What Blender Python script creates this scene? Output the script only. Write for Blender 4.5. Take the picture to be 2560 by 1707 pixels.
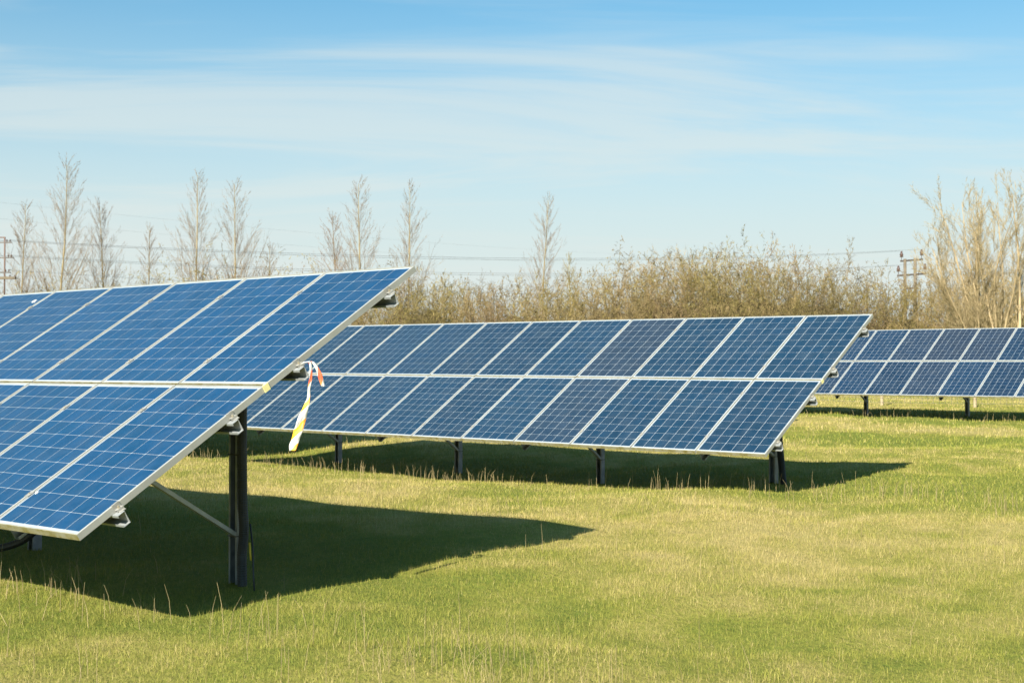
import bpy, bmesh, math, random
import numpy as np
from mathutils import Vector, Matrix

for _o in list(bpy.data.objects):
    bpy.data.objects.remove(_o)
SC = bpy.context.scene
COL = SC.collection
R = math.radians
random.seed(7)
RNG = np.random.default_rng(7)

# ------------------------------------------------------------------ camera
CAM_Z = 1.65
cam_data = bpy.data.cameras.new('camera')
cam = bpy.data.objects.new('camera', cam_data)
COL.objects.link(cam)
cam.location = (0, 0, CAM_Z)
cam.rotation_euler = (R(90 + 0.874), 0, 0)
cam_data.sensor_width = 36
cam_data.lens = 36 * 3491 / 2560
cam_data.clip_start = 0.1
cam_data.clip_end = 6000
cam_data.dof.use_dof = True
cam_data.dof.focus_distance = 11.5
cam_data.dof.aperture_fstop = 5.6
SC.camera = cam

# ------------------------------------------------------------------ sun and sky
SUN_AZ, SUN_EL = 24.3, 31.6          # heading of the light (right of +Y) and sun height
ld = Vector((math.sin(R(SUN_AZ)) * math.cos(R(SUN_EL)), math.cos(R(SUN_AZ)) * math.cos(R(SUN_EL)), -math.sin(R(SUN_EL))))
sun_data = bpy.data.lights.new('sun', 'SUN')
sun_data.energy = 5.0
sun_data.angle = R(0.5)
sun_data.color = (1.0, 0.93, 0.82)
sun = bpy.data.objects.new('sun', sun_data)
COL.objects.link(sun)
sun.rotation_euler = ld.to_track_quat('-Z', 'Y').to_euler()
sun.location = (-20, -40, 40)

world = bpy.data.worlds.new('World')
SC.world = world
world.use_nodes = True
wt = world.node_tree
for n in list(wt.nodes):
    wt.nodes.remove(n)


def nd(t, kind, **kw):
    n = t.nodes.new(kind)
    for k, v in kw.items():
        if k.startswith('in_'):
            key = k[3:]
            key = int(key) if key.isdigit() else key
            n.inputs[key].default_value = v
        else:
            setattr(n, k, v)
    return n


def lk(t, a, b):
    t.links.new(a, b)


def maths(t, op, a, b=None, c=None, clamp=False):
    n = t.nodes.new('ShaderNodeMath')
    n.operation = op
    n.use_clamp = clamp
    for i, v in enumerate((a, b, c)):
        if v is None:
            continue
        if isinstance(v, (int, float)):
            n.inputs[i].default_value = v
        else:
            t.links.new(v, n.inputs[i])
    return n.outputs[0]


def mixc(t, fac, a, b, blend='MIX'):
    n = t.nodes.new('ShaderNodeMix')
    n.data_type = 'RGBA'
    n.blend_type = blend
    for sock, v in ((n.inputs['Factor'], fac), (n.inputs['A'], a), (n.inputs['B'], b)):
        if hasattr(v, 'is_output'):
            t.links.new(v, sock)
        elif isinstance(v, (int, float)):
            sock.default_value = v
        else:
            sock.default_value = (*v[:3], 1.0)
    return n.outputs['Result']


def ramp(t, fac, stops):
    n = t.nodes.new('ShaderNodeValToRGB')
    el = n.color_ramp.elements
    while len(el) > 1:
        el.remove(el[-1])
    for i, (p, c) in enumerate(stops):
        e = el[0] if i == 0 else el.new(p)
        e.position = p
        e.color = (*c, 1.0) if len(c) == 3 else c
    if hasattr(fac, 'is_output'):
        t.links.new(fac, n.inputs['Fac'])
    return n.outputs['Color']


sky = nd(wt, 'ShaderNodeTexSky', sky_type='NISHITA')
sky.sun_disc = False
sky.sun_elevation = R(SUN_EL)
sky.sun_rotation = math.atan2(-ld.x, -ld.y)
sky.altitude = 50
sky.air_density = 1.0
sky.dust_density = 1.5
sky.ozone_density = 1.6
tc = nd(wt, 'ShaderNodeTexCoord')
sep = nd(wt, 'ShaderNodeSeparateXYZ')
lk(wt, tc.outputs['Generated'], sep.inputs[0])
# thin cirrus sheet: direction projected onto a high flat layer
zc = maths(wt, 'ADD', maths(wt, 'MAXIMUM', sep.outputs['Z'], 0.0), 0.13)
cu = maths(wt, 'DIVIDE', sep.outputs['X'], zc)
cv = maths(wt, 'DIVIDE', sep.outputs['Y'], zc)
comb = nd(wt, 'ShaderNodeCombineXYZ')
lk(wt, cu, comb.inputs[0]); lk(wt, cv, comb.inputs[1])
mp = nd(wt, 'ShaderNodeMapping')
mp.inputs['Rotation'].default_value = (0, 0, R(-14))
mp.inputs['Scale'].default_value = (0.62, 1.15, 1)
mp.inputs['Location'].default_value = (8.3, -2.1, 0)
lk(wt, comb.outputs[0], mp.inputs[0])
nz1 = nd(wt, 'ShaderNodeTexNoise', in_Scale=1.0, in_Detail=5.0, in_Roughness=0.45, in_Distortion=0.6)
lk(wt, mp.outputs[0], nz1.inputs['Vector'])
mp2 = nd(wt, 'ShaderNodeMapping')
mp2.inputs['Rotation'].default_value = (0, 0, R(-36))
mp2.inputs['Location'].default_value = (-2.1, 8.3, 0)
mp2.inputs['Scale'].default_value = (0.62, 2.2, 1)
lk(wt, comb.outputs[0], mp2.inputs[0])
nz2 = nd(wt, 'ShaderNodeTexNoise', in_Scale=1.0, in_Detail=7.0, in_Roughness=0.58, in_Distortion=1.1)
lk(wt, mp2.outputs[0], nz2.inputs['Vector'])
cl = maths(wt, 'ADD', maths(wt, 'MULTIPLY', nz1.outputs['Fac'], 0.40), maths(wt, 'MULTIPLY', nz2.outputs['Fac'], 0.60))
clr = nd(wt, 'ShaderNodeMapRange', interpolation_type='SMOOTHSTEP')
clr.inputs['From Min'].default_value = 0.43
clr.inputs['From Max'].default_value = 0.63
clr.inputs['To Min'].default_value = 0.0
clr.inputs['To Max'].default_value = 0.54
lk(wt, cl, clr.inputs['Value'])
CLOUD = (5.8, 6.25, 6.05)
skyc = mixc(wt, 1.0, sky.outputs['Color'], (0.40, 1.0, 1.13), 'MULTIPLY')
# a thin sheet seen through a shorter path looks fainter higher up
path = maths(wt, 'MINIMUM', maths(wt, 'DIVIDE', 0.32, zc), 1.0)
skym = mixc(wt, maths(wt, 'MULTIPLY', clr.outputs['Result'], path), skyc, CLOUD)
# milky air low over the horizon, the same all round
zn = maths(wt, 'MULTIPLY', maths(wt, 'MAXIMUM', sep.outputs['Z'], 0.0), 5.2)
lowair = maths(wt, 'MULTIPLY', maths(wt, 'EXPONENT', maths(wt, 'MULTIPLY', maths(wt, 'POWER', zn, 2.5), -1.0)), 0.97)
skym = mixc(wt, lowair, skym, CLOUD)
bg = nd(wt, 'ShaderNodeBackground', in_Strength=0.05)
lk(wt, skym, bg.inputs['Color'])
wo = nd(wt, 'ShaderNodeOutputWorld')
lk(wt, bg.outputs[0], wo.inputs['Surface'])

SC.view_settings.view_transform = 'Standard'
SC.view_settings.look = 'None'
SC.view_settings.gamma = 1.0
SC.view_settings.use_curve_mapping = False
SC.view_settings.exposure = 1.4
SC.render.engine = 'CYCLES'
SC.cycles.max_bounces = 6
SC.cycles.diffuse_bounces = 3
SC.cycles.transparent_max_bounces = 8


# ------------------------------------------------------------------ materials
def mat(name):
    m = bpy.data.materials.new(name)
    m.use_nodes = True
    t = m.node_tree
    b = t.nodes['Principled BSDF']
    return m, t, b


def noise(t, scale, detail=4.0, rough=0.55, coord='Object', dist=0.0, vscale=None):
    n = nd(t, 'ShaderNodeTexNoise', in_Scale=scale, in_Detail=detail, in_Roughness=rough, in_Distortion=dist)
    c = nd(t, 'ShaderNodeTexCoord')
    if coord == 'World':
        g = nd(t, 'ShaderNodeNewGeometry')
        out = g.outputs['Position']
    else:
        out = c.outputs[coord]
    if vscale:
        m_ = nd(t, 'ShaderNodeMapping')
        m_.inputs['Scale'].default_value = vscale
        lk(t, out, m_.inputs[0]); out = m_.outputs[0]
    lk(t, out, n.inputs['Vector'])
    return n.outputs['Fac']


def simple(name, c1, c2, rough=0.6, scale=8.0, metal=0.0, bump=0.0, spec=0.5, coord='World'):
    m, t, b = mat(name)
    f = noise(t, scale, coord=coord)
    lk(t, ramp(t, f, [(0.3, c1), (0.7, c2)]), b.inputs['Base Color'])
    b.inputs['Roughness'].default_value = rough
    b.inputs['Metallic'].default_value = metal
    b.inputs['Specular IOR Level'].default_value = spec
    if bump:
        bp = nd(t, 'ShaderNodeBump', in_Strength=bump, in_Distance=0.01)
        lk(t, noise(t, scale * 5, coord=coord), bp.inputs['Height'])
        lk(t, bp.outputs[0], b.inputs['Normal'])
    return m


M = {}


def cell_material(name, joined):
    m, t, b = mat(name)
    if joined:
        at = nd(t, 'ShaderNodeAttribute', attribute_name='tint')
        base = at.outputs['Color']
    else:
        oi = nd(t, 'ShaderNodeObjectInfo')
        base = oi.outputs['Color']
    f = noise(t, 9.0, 3.0, 0.6, 'World')
    f2 = noise(t, 75.0, 2.0, 0.5, 'World')
    v = maths(t, 'ADD', maths(t, 'MULTIPLY', f, 0.5), maths(t, 'MULTIPLY', f2, 0.32))
    v = maths(t, 'ADD', v, 0.58)
    col = mixc(t, 1.0, base, v, 'MULTIPLY')
    # faint dust film
    dust = nd(t, 'ShaderNodeMapRange')
    dust.inputs['From Min'].default_value = 0.42; dust.inputs['From Max'].default_value = 0.8
    dust.inputs['To Min'].default_value = 0.0; dust.inputs['To Max'].default_value = 0.055
    lk(t, noise(t, 2.2, 6.0, 0.65, 'World', vscale=(2.2, 2.2, 0.6)), dust.inputs['Value'])
    col = mixc(t, dust.outputs[0], col, (0.32, 0.34, 0.33))
    lk(t, col, b.inputs['Base Color'])
    b.inputs['Roughness'].default_value = 0.42
    b.inputs['Specular IOR Level'].default_value = 0.25
    b.inputs['Coat Weight'].default_value = 0.75
    b.inputs['Coat Roughness'].default_value = 0.14
    b.inputs['Coat IOR'].default_value = 1.4
    return m


M['cell'] = cell_material('silicon_cell', False)
M['cells'] = cell_material('silicon_cells_joined', True)
M['backsheet'] = simple('white_backsheet', (0.25, 0.29, 0.33), (0.31, 0.35, 0.38), 0.3, 3.0)

# anodised frame with lichen and dirt on its faces
m, t, b = mat('aluminium_frame')
g = nd(t, 'ShaderNodeNewGeometry')
sp = nd(t, 'ShaderNodeSeparateXYZ')
tcn = nd(t, 'ShaderNodeTexCoord')
lk(t, tcn.outputs['Normal'], sp.inputs[0])
down = maths(t, 'GREATER_THAN', maths(t, 'MULTIPLY', sp.outputs['Y'], -1.0), 0.6)      # the edge where rain water drips off
f = noise(t, 13.0, 6.0, 0.65, 'World')
f3 = noise(t, 2.5, 3.0, 0.6, 'World')
d1 = nd(t, 'ShaderNodeMapRange'); d1.inputs['From Min'].default_value = 0.40; d1.inputs['From Max'].default_value = 0.62
lk(t, f, d1.inputs['Value'])
clean = ramp(t, f3, [(0.3, (0.28, 0.28, 0.255)), (0.7, (0.36, 0.36, 0.33))])
dirty = ramp(t, f, [(0.32, (0.24, 0.225, 0.13)), (0.55, (0.20, 0.175, 0.07)), (0.72, (0.13, 0.115, 0.04))])
fac = maths(t, 'ADD', maths(t, 'MULTIPLY', d1.outputs[0], 0.10), maths(t, 'MULTIPLY', down, maths(t, 'MULTIPLY_ADD', d1.outputs[0], 0.30, 0.62)), clamp=True)
lk(t, mixc(t, fac, clean, dirty), b.inputs['Base Color'])
b.inputs['Metallic'].default_value = 0.25
b.inputs['Roughness'].default_value = 0.5
M['frame'] = m

M['clamp'] = simple('clamp_aluminium', (0.27, 0.265, 0.235), (0.37, 0.36, 0.33), 0.42, 20.0, 0.4)
M['galv'] = simple('galvanised_steel', (0.17, 0.185, 0.20), (0.29, 0.31, 0.32), 0.5, 9.0, 0.45, 0.1)
M['brace'] = simple('pale_galvanised_strut', (0.30, 0.31, 0.30), (0.42, 0.43, 0.41), 0.55, 9.0, 0.2)
M['galv_end'] = simple('galvanised_purlin', (0.22, 0.24, 0.24), (0.34, 0.35, 0.35), 0.5, 14.0, 0.35)
M['bolt'] = simple('zinc_bolt', (0.42, 0.36, 0.25), (0.58, 0.52, 0.42), 0.4, 40.0, 0.7)
M['black'] = simple('black_plastic', (0.012, 0.013, 0.014), (0.03, 0.03, 0.03), 0.5, 6.0)
M['yellow'] = simple('yellow_sheath', (0.5, 0.36, 0.02), (0.6, 0.42, 0.03), 0.5, 10.0)
M['dropping'] = simple('bird_dropping', (0.6, 0.58, 0.5), (0.75, 0.74, 0.7), 0.8, 60.0)
M['cap'] = simple('yellow_edge_cap', (0.62, 0.55, 0.22), (0.72, 0.66, 0.32), 0.6, 30.0)
M['wood'] = simple('weathered_pole_wood', (0.09, 0.072, 0.05), (0.145, 0.115, 0.075), 0.85, 3.0)
M['darksteel'] = simple('dark_steel_arm', (0.05, 0.045, 0.04), (0.10, 0.08, 0.07), 0.6, 4.0, 0.3)
M['ceramic'] = simple('brown_insulator', (0.05, 0.03, 0.025), (0.09, 0.05, 0.04), 0.3, 5.0)
M['wire'] = simple('aluminium_wire', (0.10, 0.105, 0.11), (0.16, 0.165, 0.17), 0.5, 2.0, 0.4)
M['rust'] = simple('rusted_steel', (0.085, 0.05, 0.04), (0.13, 0.08, 0.06), 0.8, 5.0)
M['fencewood'] = simple('pale_fence_wood', (0.24, 0.19, 0.11), (0.32, 0.26, 0.16), 0.85, 6.0)

# barrier tape
m, t, b = mat('barrier_tape')
uvn = nd(t, 'ShaderNodeAttribute', attribute_name='tape_uv')
spu = nd(t, 'ShaderNodeSeparateXYZ'); lk(t, uvn.outputs['Vector'], spu.inputs[0])
ph = maths(t, 'FRACT', maths(t, 'ADD', maths(t, 'MULTIPLY', spu.outputs['Y'], 4.3), maths(t, 'MULTIPLY_ADD', spu.outputs['X'], 0.42, maths(t, 'MULTIPLY', noise(t, 9.0, coord='World'), 0.5))))
stripe = maths(t, 'GREATER_THAN', ph, 0.58)
colr = ramp(t, maths(t, 'ADD', spu.outputs['Y'], maths(t, 'MULTIPLY', noise(t, 25.0, coord='World'), 0.15)),
            [(0.0, (0.62, 0.07, 0.04)), (0.40, (0.58, 0.09, 0.04)), (0.52, (0.66, 0.40, 0.03)), (0.62, (0.80, 0.52, 0.02)), (0.80, (0.74, 0.35, 0.02)), (1.0, (0.7, 0.42, 0.03))])
colr = mixc(t, maths(t, 'MULTIPLY', maths(t, 'GREATER_THAN', spu.outputs['X'], 0.72), 0.55), colr, (0.66, 0.14, 0.03))
lk(t, mixc(t, stripe, (0.50, 0.50, 0.47), colr), b.inputs['Base Color'])
b.inputs['Roughness'].default_value = 0.45
M['tape'] = m


def tint_material(name, rough=0.9, translucent=0.0, spec=0.15, nscale=None):
    m, t, b = mat(name)
    at = nd(t, 'ShaderNodeAttribute', attribute_name='tint')
    col = at.outputs['Color']
    if nscale:
        v = maths(t, 'MULTIPLY_ADD', noise(t, nscale, 3.0, 0.6, 'World'), 0.9, 0.55)
        col = mixc(t, 1.0, col, v, 'MULTIPLY')
    lk(t, col, b.inputs['Base Color'])
    b.inputs['Roughness'].default_value = rough
    b.inputs['Specular IOR Level'].default_value = spec
    if translucent:
        tr = nd(t, 'ShaderNodeBsdfTranslucent')
        lk(t, col, tr.inputs['Color'])
        mx = nd(t, 'ShaderNodeMixShader', in_0=translucent)
        lk(t, b.outputs[0], mx.inputs[1]); lk(t, tr.outputs[0], mx.inputs[2])
        lk(t, mx.outputs[0], t.nodes['Material Output'].inputs['Surface'])
    return m


M['bark'] = tint_material('bark_and_twigs', 0.9, nscale=1.3)
M['blade'] = tint_material('grass_blades', 0.75, 0.16, 0.2)
M['straw'] = tint_material('dry_stalks', 0.8, 0.1, 0.2)


# ------------------------------------------------------------------ helpers
def tag(o, label=None, cat=None, group=None, kind=None):
    for k, v in (('label', label), ('category', cat), ('group', group), ('kind', kind)):
        if v:
            o[k] = v
    return o


def link(name, me, parent=None, loc=None, rot=None):
    o = bpy.data.objects.new(name, me)
    COL.objects.link(o)
    if parent:
        o.parent = parent
    if loc is not None:
        o.location = loc
    if rot is not None:
        o.rotation_euler = rot
    return o


def empty(name, loc, rz=0.0):
    o = bpy.data.objects.new(name, None)
    COL.objects.link(o)
    o.location = loc
    o.rotation_euler = (0, 0, rz)
    o.empty_display_size = 0.3
    return o


class MB:
    """collects simple solids; build() links them as one mesh object"""
    def __init__(s):
        s.v, s.f = [], []

    def add(s, vs, fs):
        k = len(s.v)
        s.v += [tuple(x) for x in vs]
        s.f += [tuple(i + k for i in f) for f in fs]

    def box(s, a, b, mtx=None):
        (x0, y0, z0), (x1, y1, z1) = a, b
        vs = [Vector(p) for p in ((x0, y0, z0), (x1, y0, z0), (x1, y1, z0), (x0, y1, z0), (x0, y0, z1), (x1, y0, z1), (x1, y1, z1), (x0, y1, z1))]
        if mtx is not None:
            vs = [mtx @ v for v in vs]
        s.add(vs, [(0, 3, 2, 1), (4, 5, 6, 7), (0, 1, 5, 4), (1, 2, 6, 5), (2, 3, 7, 6), (3, 0, 4, 7)])

    def prism(s, prof, p0, p1, xdir):
        """profile (list of (a,b)) swept from p0 to p1; a along xdir, b along the other side"""
        p0, p1 = Vector(p0), Vector(p1)
        d = (p1 - p0).normalized()
        x = Vector(xdir); x = (x - d * x.dot(d)).normalized()
        y = d.cross(x)
        n = len(prof)
        vs = [p0 + x * a + y * b for a, b in prof] + [p1 + x * a + y * b for a, b in prof]
        fs = [(i, (i + 1) % n, n + (i + 1) % n, n + i) for i in range(n)]
        fs += [tuple(range(n - 1, -1, -1)), tuple(range(n, 2 * n))]
        s.add(vs, fs)

    def tube(s, pts, rad, sides=8, cap=True):
        pts = [Vector(p) for p in pts]
        n = len(pts)
        rings = []
        ref = Vector((0.31, 0.17, 0.93)).normalized()
        for i, p in enumerate(pts):
            d = (pts[min(i + 1, n - 1)] - pts[max(i - 1, 0)]).normalized()
            x = ref - d * ref.dot(d)
            if x.length < 0.1:
                x = Vector((1, 0, 0)) - d * d.x
            x.normalize(); y = d.cross(x)
            r = rad[i] if isinstance(rad, (list, tuple)) else rad
            rings.append([p + (x * math.cos(2 * math.pi * k / sides) + y * math.sin(2 * math.pi * k / sides)) * r for k in range(sides)])
        vs = [v for rg in rings for v in rg]
        fs = []
        for i in range(n - 1):
            for k in range(sides):
                a, b_ = i * sides + k, i * sides + (k + 1) % sides
                fs.append((a, b_, b_ + sides, a + sides))
        if cap:
            fs.append(tuple(range(sides - 1, -1, -1)))
            fs.append(tuple(range((n - 1) * sides, n * sides)))
        s.add(vs, fs)

    def mesh(s, name, material, smooth=False):
        me = bpy.data.meshes.new(name)
        me.from_pydata(s.v, [], s.f)
        me.materials.append(material)
        if smooth:
            me.polygons.foreach_set('use_smooth', [True] * len(me.polygons))
        me.update()
        return me

    def build(s, name, material, parent=None, smooth=False, loc=None, rot=None):
        return link(name, s.mesh(name, material, smooth), parent, loc, rot)


def bulk_mesh(name, verts, loops, counts, material, face_tint=None):
    """numpy mesh: verts (n,3), flat loop indices, corner count per face"""
    me = bpy.data.meshes.new(name)
    nf = len(counts)
    me.vertices.add(len(verts)); me.loops.add(len(loops)); me.polygons.add(nf)
    me.vertices.foreach_set('co', np.ascontiguousarray(verts, dtype=np.float32).ravel())
    me.loops.foreach_set('vertex_index', np.ascontiguousarray(loops, dtype=np.int32))
    starts = np.concatenate([[0], np.cumsum(counts)[:-1]]).astype(np.int32)
    me.polygons.foreach_set('loop_start', starts)
    me.update(calc_edges=True)
    if face_tint is not None:
        a = me.attributes.new('tint', 'FLOAT_COLOR', 'FACE')
        c = np.ones((nf, 4), dtype=np.float32); c[:, :3] = face_tint
        a.data.foreach_set('color', c.ravel())
    me.materials.append(material)
    return me


# ------------------------------------------------------------------ terrain
def _hash(ix, iy, seed):
    h = (ix.astype(np.int64) * 374761393 + iy.astype(np.int64) * 668265263 + seed * 1442695041) & 0x7fffffff
    h = ((h ^ (h >> 13)) * 1274126177) & 0x7fffffff
    h = (h ^ (h >> 16)) & 0xffff
    return h / 65535.0


def vnoise(x, y, seed=0):
    x = np.asarray(x, float); y = np.asarray(y, float)
    ix, iy = np.floor(x), np.floor(y)
    fx, fy = x - ix, y - iy
    fx = fx * fx * (3 - 2 * fx); fy = fy * fy * (3 - 2 * fy)
    a, b_ = _hash(ix, iy, seed), _hash(ix + 1, iy, seed)
    c, d = _hash(ix, iy + 1, seed), _hash(ix + 1, iy + 1, seed)
    return (a * (1 - fx) + b_ * fx) * (1 - fy) + (c * (1 - fx) + d * fx) * fy


def fbm(x, y, seed=0, octv=4):
    s = 0; a = 0.5; tot = 0
    for i in range(octv):
        s = s + a * vnoise(np.asarray(x) * 2 ** i + 17.3 * i, np.asarray(y) * 2 ** i - 9.1 * i, seed + i)
        tot += a; a *= 0.5
    return s / tot


def sstep(a, b, x):
    t_ = np.clip((np.asarray(x, float) - a) / (b - a), 0, 1)
    return t_ * t_ * (3 - 2 * t_)


def height(x, y):
    x = np.asarray(x, float); y = np.asarray(y, float)
    near = 1 - sstep(55, 120, np.hypot(x, y))
    # shallow dip in the field under the left part of the middle row
    al = -8.83 - (x * 0.752 - y * 0.659)
    bb = x * 0.659 + y * 0.752
    dip = -0.17 * np.exp(-((bb - 16.6) / 3.2) ** 2) * sstep(0.8, 4.0, al) * (1 - sstep(14, 22, al))
    h = 0.22 * sstep(26, 40, y) + 0.10 * sstep(45, 90, y) + dip
    h = h + near * (0.13 * (fbm(x / 4.0, y / 4.0, 3, 3) - 0.5) + 0.09 * (vnoise(x / 1.1, y / 1.1, 9) - 0.5))
    return h


def gz(x, y):
    return float(height(np.array([x]), np.array([y]))[0])


U_ROW = np.array([math.cos(R(-41.2)), math.sin(R(-41.2))])
B_ROW = np.array([-U_ROW[1], U_ROW[0]])


def strawness(x, y):
    """0 = lush green, 1 = dry straw: patches in the sward, strips under the tables lusher, and greened to deepen their shadows"""
    s = fbm(x / 2.6, y / 3.6, 21, 4)
    s2 = fbm(x / 0.42, y / 0.6, 41, 3)
    v = 0.60 + (s - 0.5) * 0.9 + (s2 - 0.5) * 1.15
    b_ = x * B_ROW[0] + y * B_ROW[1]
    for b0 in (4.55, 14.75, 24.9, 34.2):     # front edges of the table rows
        strip = np.exp(-((b_ - (b0 + 2.4)) / 2.3) ** 2)  # lush growth, spread over the shadow band so the shade looks deeper green
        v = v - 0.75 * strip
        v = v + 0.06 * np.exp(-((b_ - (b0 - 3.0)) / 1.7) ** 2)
    v = v + 0.10 * (1 - sstep(8, 12, y)) + 0.26 * sstep(-1.2, 1.8, x) * (1 - sstep(9, 14, y))
    v = v - 0.16 * sstep(-0.5, -3.5, x) * (1 - sstep(9, 13, y)) - 0.12 * sstep(3.0, 8.0, x - 0.2 * y + 3) * sstep(14, 20, y)
    v = v + 0.10 * sstep(42, 50, y)
    return np.clip(v, 0, 1)


def axis_coords(lo, hi, step, far, growth=1.35):
    c = list(np.arange(lo, hi + step * 0.5, step))
    s = step; x = c[-1]
    while x < far:
        s *= growth; x += s; c.append(x)
    s = step; x = c[0]; pre = []
    while x > -far:
        s *= growth; x -= s; pre.append(x)
    return np.array(pre[::-1] + c)


gx = axis_coords(-16, 26, 0.22, 3000)
gy = axis_coords(1, 56, 0.22, 3000)
XX, YY = np.meshgrid(gx, gy)
ZZ = height(XX, YY)
gv = np.stack([XX.ravel(), YY.ravel(), ZZ.ravel()], 1)
nx, ny = len(gx), len(gy)
ii = (np.arange(ny - 1)[:, None] * nx + np.arange(nx - 1)[None, :]).ravel()
gl = np.stack([ii, ii + 1, ii + nx + 1, ii + nx], 1).ravel()

m, t, b = mat('meadow_ground')
at = nd(t, 'ShaderNodeAttribute', attribute_name='straw')
n1 = noise(t, 26.0, 5.0, 0.7, 'World', vscale=(1, 0.5, 1))
n2 = noise(t, 5.0, 4.0, 0.6, 'World')
fac = maths(t, 'ADD', maths(t, 'MULTIPLY', at.outputs['Fac'], 0.75), maths(t, 'MULTIPLY_ADD', n1, 0.9, -0.30), clamp=True)
gcol = ramp(t, fac, [(0.0, (0.115, 0.155, 0.023)), (0.35, (0.205, 0.21, 0.038)), (0.65, (0.295, 0.26, 0.070)), (1.0, (0.38, 0.31, 0.12))])
gcol = mixc(t, 1.0, gcol, maths(t, 'MULTIPLY_ADD', n2, 0.5, 0.62), 'MULTIPLY')
lk(t, gcol, b.inputs['Base Color'])
b.inputs['Roughness'].default_value = 0.95
b.inputs['Specular IOR Level'].default_value = 0.1
bp = nd(t, 'ShaderNodeBump', in_Strength=0.9, in_Distance=0.05)
lk(t, n1, bp.inputs['Height']); lk(t, bp.outputs[0], b.inputs['Normal'])
M['ground'] = m
gme = bulk_mesh('meadow', gv, gl, np.full(len(ii), 4), M['ground'])
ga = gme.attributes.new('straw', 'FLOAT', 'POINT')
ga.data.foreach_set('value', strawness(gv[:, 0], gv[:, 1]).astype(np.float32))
gme.polygons.foreach_set('use_smooth', np.ones(len(ii), dtype=bool))
tag(link('ground', gme), kind='structure')

# ------------------------------------------------------------------ solar tables
PW, PH, GAP, MIDGAP, FD = 0.9985, 1.655, 0.0135, 0.020, 0.045
PITCH = PW + GAP
CP, CG = 0.159, 0.0040               # cell pitch and joint
CS = CP - CG                         # cell height; a touch narrower across the row
CW = CP - 0.0056
MX = (PW - (6 * CP - 0.0056)) / 2
MY = (PH - (10 * CP - CG)) / 2
ROOF = -0.004                        # laminate top below the frame lip

# frame: hollow ring of four mitred rails; origin at the lower left corner of the panel, X right, Y up-slope, Z out
lip, wall = 0.011, 0.0022
fb = MB()
ch = 0.0015


def ring(inset, z):
    return [(inset, inset, z), (PW - inset, inset, z), (PW - inset, PH - inset, z), (inset, PH - inset, z)]


loops_ = [ring(0.026, -FD), ring(0, -FD), ring(0, -ch), ring(ch, 0), ring(lip, 0), ring(lip, ROOF - 0.003), ring(wall, ROOF - 0.003), ring(wall, -FD + wall), ring(0.026, -FD + wall)]
vs = [p for l in loops_ for p in l]
fs = []
nl = len(loops_)
for i in range(nl):
    j = (i + 1) % nl
    for k in range(4):
        k2 = (k + 1) % 4
        fs.append((i * 4 + k, i * 4 + k2, j * 4 + k2, j * 4 + k))
fb.add(vs, [tuple(reversed(f)) for f in fs])
ME_FRAME = fb.mesh('panel_frame', M['frame'])
_bm = bmesh.new(); _bm.from_mesh(ME_FRAME); bmesh.ops.recalc_face_normals(_bm, faces=_bm.faces); _bm.to_mesh(ME_FRAME); _bm.free()
lb = MB()
lb.box((lip * 0.5, lip * 0.5, ROOF - 0.006), (PW - lip * 0.5, PH - lip * 0.5, ROOF))
# frame lips overlap the laminate by half their width
ME_LAM = lb.mesh('laminate', M['backsheet'])
cb = MB()
bv = 0.004
OCT = ((bv, 0), (CW - bv, 0), (CW, bv), (CW, CS - bv), (CW - bv, CS), (bv, CS), (0, CS - bv), (0, bv))
cb.add([(*q, 0.0009) for q in OCT] + [(*q, 0.0) for q in OCT],
       [(0, 1, 2, 3, 4, 5, 6, 7)] + [(i, 8 + i, 8 + (i + 1) % 8, (i + 1) % 8) for i in range(8)])
ME_CELL = cb.mesh('cell', M['cell'])

C_PROF = lambda w_, d_, lip_, t_: [(-w_ / 2, 0), (-w_ / 2, d_), (-w_ / 2 + lip_, d_), (-w_ / 2 + lip_, d_ - t_), (-w_ / 2 + t_, d_ - t_), (-w_ / 2 + t_, t_), (w_ / 2 - t_, t_), (w_ / 2 - t_, d_ - t_), (w_ / 2 - lip_, d_ - t_), (w_ / 2 - lip_, d_), (w_ / 2, d_), (w_ / 2, 0)]

V_PURLIN = (0.31, 1.32, 1.98, 2.99)
PUR_D = 0.085
rnd = random.Random(11)


def panel_tint(base, spread, grey):
    k = 1 + rnd.uniform(-spread, spread)
    c = [base[0] * k, base[1] * k, base[2] * k]
    if rnd.random() < grey:
        a = rnd.uniform(0.12, 0.4)
        lum = 0.034
        c = [c[i] * (1 - a) + lum * (0.75, 0.85, 1.15)[i] * a for i in range(3)]
    return c


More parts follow.
